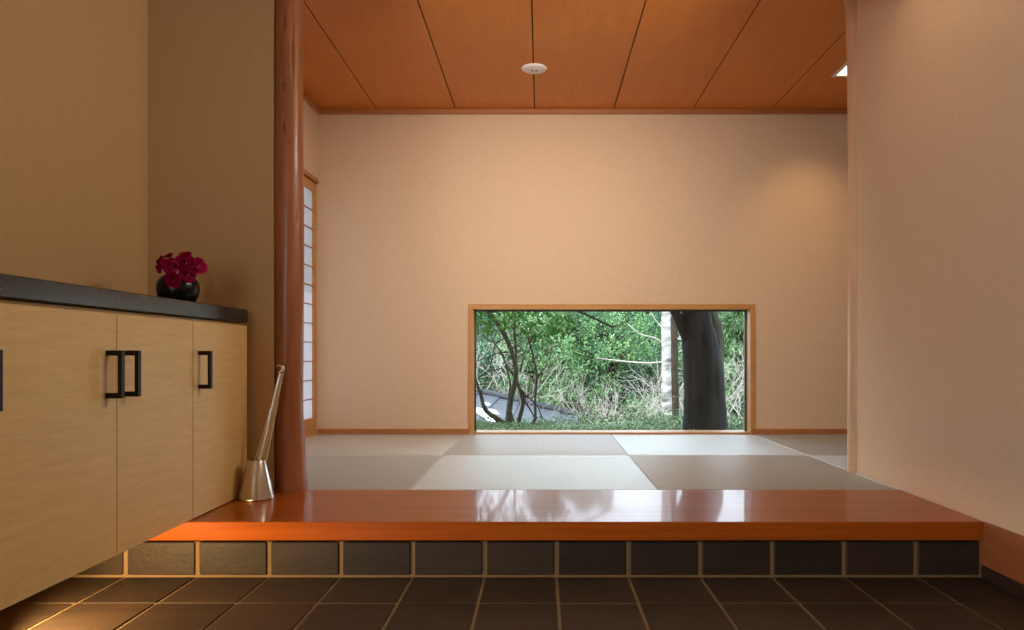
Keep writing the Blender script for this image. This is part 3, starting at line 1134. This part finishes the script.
part('branches', mb, M['twig'], tr)


# forest trees of three kinds, copied over the slope
def conifer_mesh(seed, H, R, nb, nl, lm):
    rnd = random.Random(seed)
    tk, br = MB(), MB()
    tk.tube([(0, 0, -.4), (.02, 0, H * .3), (-.02, .02, H * .7), (0, 0, H)], [.13, .10, .06, .01], 8)
    for b in range(nb):
        s = (b + rnd.random()) / nb
        z = .1 + (H - .3) * s
        a = rnd.uniform(0, 2 * math.pi)
        ln = R * (1 - .85 * s) * rnd.uniform(.7, 1.1)
        out = Vector((math.cos(a), math.sin(a), 0))
        if b % 2 == 0:
            tk.tube([(0, 0, z), tuple(out * ln * .5 + Vector((0, 0, z + .05))), tuple(out * ln + Vector((0, 0, z - .12 * ln)))], [.018, .012, .004], 5)
        for l in range(nl):
            q = rnd.uniform(.15, 1.05)
            p = out * ln * q + Vector((0, 0, z + .06 * math.sin(q * 3) - .16 * ln * q * q)) + rdir(rnd) * .16 * (1.2 - .5 * q)
            d = (out * .7 + rdir(rnd) * .8 + Vector((0, 0, -.35))).normalized()
            leafquad(br, p, d, Vector((0, 0, 1)) + rdir(rnd) * .5, rnd.uniform(.08, .17), rnd.uniform(.010, .024), rnd)
    return tk, br


def broad_mesh(seed, H, R, ncl, nl):
    rnd = random.Random(seed)
    tk, br = MB(), MB()
    tk.tube([(0, 0, -.4), (.03, .02, H * .25), (-.03, .05, H * .6), (0, 0, H * .9)], [.11, .09, .06, .02], 8)
    for c_ in range(ncl):
        z = H * rnd.uniform(.08, 1.0)
        rr = R * math.sqrt(max(.12, 1 - ((z - H * .45) / (H * .62)) ** 2)) * rnd.uniform(.35, 1.0)
        a = rnd.uniform(0, 2 * math.pi)
        c = Vector((rr * math.cos(a), rr * math.sin(a), z))
        tk.tube([(0, 0, max(0, z - .4)), tuple(c * .55 + Vector((0, 0, (z - .15) * .45))), tuple(c)], [.018, .012, .004], 5)
        for l in range(nl):
            d = rdir(rnd)
            p = c + d * rnd.uniform(.05, .34)
            leafquad(br, p, (d + rdir(rnd) * .8).normalized(), Vector((0, -.3, 1)) + rdir(rnd) * .7, rnd.uniform(.05, .09), rnd.uniform(.014, .026), rnd)
    return tk, br


KINDS = [
    ('conifer', conifer_mesh(101, 4.2, 1.7, 90, 130, 0), M['leaf_conifer'], 'sunlit pale green conifer in the forest beyond the window'),
    ('leafy_tree', broad_mesh(102, 3.6, 1.7, 80, 160), M['leaf_broad'], 'sunlit leafy green tree in the forest beyond the window'),
    ('conifer', conifer_mesh(103, 4.6, 1.6, 90, 130, 0), M['leaf_blue'], 'bluish green conifer in the forest beyond the window'),
]
protos = []


def forest_tree(kind, x, y, rz, sc):
    nm_, (tk, br), lm, lab = KINDS[kind]
    for p in protos:
        if p[0] == kind:
            src = p[1]
            r = src.copy(); COL.objects.link(r)
            for ch in src.children:
                cc = ch.copy(); cc.parent = r; COL.objects.link(cc)
            break
    else:
        r = thing(nm_, (0, 0, 0), lab, 'tree', 'forest trees beyond the window')
        tk.build('trunk', M['bark_brown'], r)
        br.build('foliage', lm, r)
        protos.append((kind, r))
    r.location = (x, y, gz(x, y))
    r.rotation_euler = (0, 0, rz)
    r.scale = (sc, sc, sc)


rnd = random.Random(77)
SP = [(562, 15.0, 0), (612, 14.6, 1), (648, 15.6, 2), (738, 14.5, 0), (590, 15.5, 2), (530, 15.2, 1), (500, 16.5, 0), (475, 15.0, 2), (635, 16.5, 0), (690, 15.5, 1), (720, 17.0, 2), (765, 15.0, 1), (455, 18.0, 0),
      (545, 18.5, 2), (580, 20, 0), (615, 19, 1), (660, 20, 0), (700, 20, 2), (740, 20, 0), (480, 20.5, 1), (520, 22, 0), (560, 24, 1), (600, 24, 2), (640, 24, 0), (685, 24, 1), (730, 24, 0), (775, 22, 2), (440, 24, 1), (480, 26, 0), (800, 18, 0), (425, 20, 2), (805, 25, 1)]
for px, dd, kd in SP:
    forest_tree(kd, (px - VPX) / F_PX * dd, dd, rnd.uniform(0, 6.28), rnd.uniform(.82, 1.02) * (.92 if dd < 18 else rnd.choice((.95, 1.0, 1.15))) * (1.3 if (px, dd) in ((580, 20), (600, 24)) else 1.0))


# pale bare shrubs in front of the forest
def shrub_mesh(seed):
    rnd = random.Random(seed)
    mb = MB()

    def grow(p, d, ln, r, lev):
        pts = [p]
        q = p
        for i in range(3):
            d = (d + rdir(rnd) * .28).normalized()
            q = q + d * ln / 3
            pts.append(q)
        mb.tube(pts, [r, r * .8, r * .65, r * .5], 5)
        if lev > 0:
            for k in range(rnd.choice((2, 3))):
                grow(pts[rnd.choice((1, 2, 3))], (d + rdir(rnd) * .9).normalized(), ln * .68, r * .6, lev - 1)
    for k in range(9):
        a = rnd.uniform(0, 6.28)
        grow(Vector((0, 0, -.1)), Vector((math.cos(a) * .5, math.sin(a) * .5, 1)).normalized(), .75, .009, 4)
    return mb


sh = None
for px, dd, sc in ((585, 11.8, 1.15), (632, 11.5, 1.4), (652, 12.2, 1.5), (735, 11.4, 1.7), (556, 14.2, 1.5), (618, 13.0, 1.5), (482, 13.8, 2.1), (502, 14.2, 1.9), (742, 13.6, 1.9), (690, 12.5, 1.8)):
    x = (px - VPX) / F_PX * dd
    if sh is None:
        sh = shrub_mesh(5).build('bare_shrub', M['twig'])
        r = sh
        tag(r, 'pale leafless shrub in front of the forest outside', 'shrub', 'leafless shrubs beyond the window')
    else:
        r = sh.copy(); COL.objects.link(r)
    r.location = (x, dd, gz(x, dd))
    r.rotation_euler = (0, 0, px * 1.7)
    r.scale = (sc, sc, sc)

# low roof of the building down the slope
ex, ez, sl = P(578, 418, 13).x, P(578, 418, 13).z, .243
hut = thing('garden_building', (-1.5, 10.7, -1.6), 'low building with a grey tiled roof seen behind the bare tree', 'building')
mb = MB()
RX0 = -3.4
nC = 11
step = (ex - RX0) / nC
for k in range(nC):             # courses, each lapping the one below
    xa, xb = ex - step * k, ex - step * (k + 1)
    za, zb = ez + (ex - xa) * sl, ez + (ex - xb) * sl
    nr = 9
    for j in range(nr):
        ya, yb = 8.25 + (13 - 8.25) * j / nr, 8.25 + (13 - 8.25) * (j + 1) / nr - .012
        vs = [(xa + .03, ya, za + .028), (xa + .03, yb, za + .028), (xb, yb, zb + .010), (xb, ya, zb + .010),
              (xa + .03, ya, za), (xa + .03, yb, za), (xb, yb, zb - .02), (xb, ya, zb - .02)]
        mb.add(vs, [(0, 1, 2, 3), (7, 6, 5, 4), (0, 4, 5, 1), (1, 5, 6, 2), (2, 6, 7, 3), (3, 7, 4, 0)])
part('roof', mb, M['roof'], hut)
mb = MB()
p0, p1 = Vector((ex + .06, 13.0, ez + .03)), Vector((RX0, 13.0, ez + (ex - RX0) * sl + .05))
mb.tube([p0, (p0 + p1) / 2, p1], .075, 8)
vg = part('verge', mb, M['roof_edge'], hut)
mb = MB()
mb.tube([p0 + Vector((-.02, -4.75, -.02)), p1 + Vector((0, -4.75, 0))], .05, 8)
vg = part('verge', mb, M['roof_edge'], hut)
mb = MB()
mb.box(RX0, ex - .35, 8.5, 12.8, -1.7, ez + .02)
part('wall', mb, M['outer'], hut)

mb = MB()  # flattened white mounds scattered over the roof
rnd = random.Random(12)
for k in range(16):
    y = rnd.uniform(9.0, 11.2)
    x = rnd.uniform(-.95, -.45) * y / 9.0
    z = ez + (ex - x) * sl + .018
    a, b, h = rnd.uniform(.07, .13), rnd.uniform(.10, .2), rnd.uniform(.02, .035)
    nu, nv = 14, 5
    vs = [(x + a * math.cos(6.2832 * i / nu) * math.cos(1.5708 * j / nv), y + b * math.sin(6.2832 * i / nu) * math.cos(1.5708 * j / nv),
           z - (math.cos(6.2832 * i / nu) * a * math.cos(1.5708 * j / nv)) * sl + h * math.sin(1.5708 * j / nv)) for j in range(nv + 1) for i in range(nu)]
    mb.add(vs, [(j * nu + i, j * nu + (i + 1) % nu, (j + 1) * nu + (i + 1) % nu, (j + 1) * nu + i) for j in range(nv) for i in range(nu)], 0, True)
sn = part('white_patch', mb, plain('matte_white', srgb(226, 228, 232), .8), hut)
sn['label'] = 'white patches lying on the grey roof'
sn['kind'] = 'stuff'
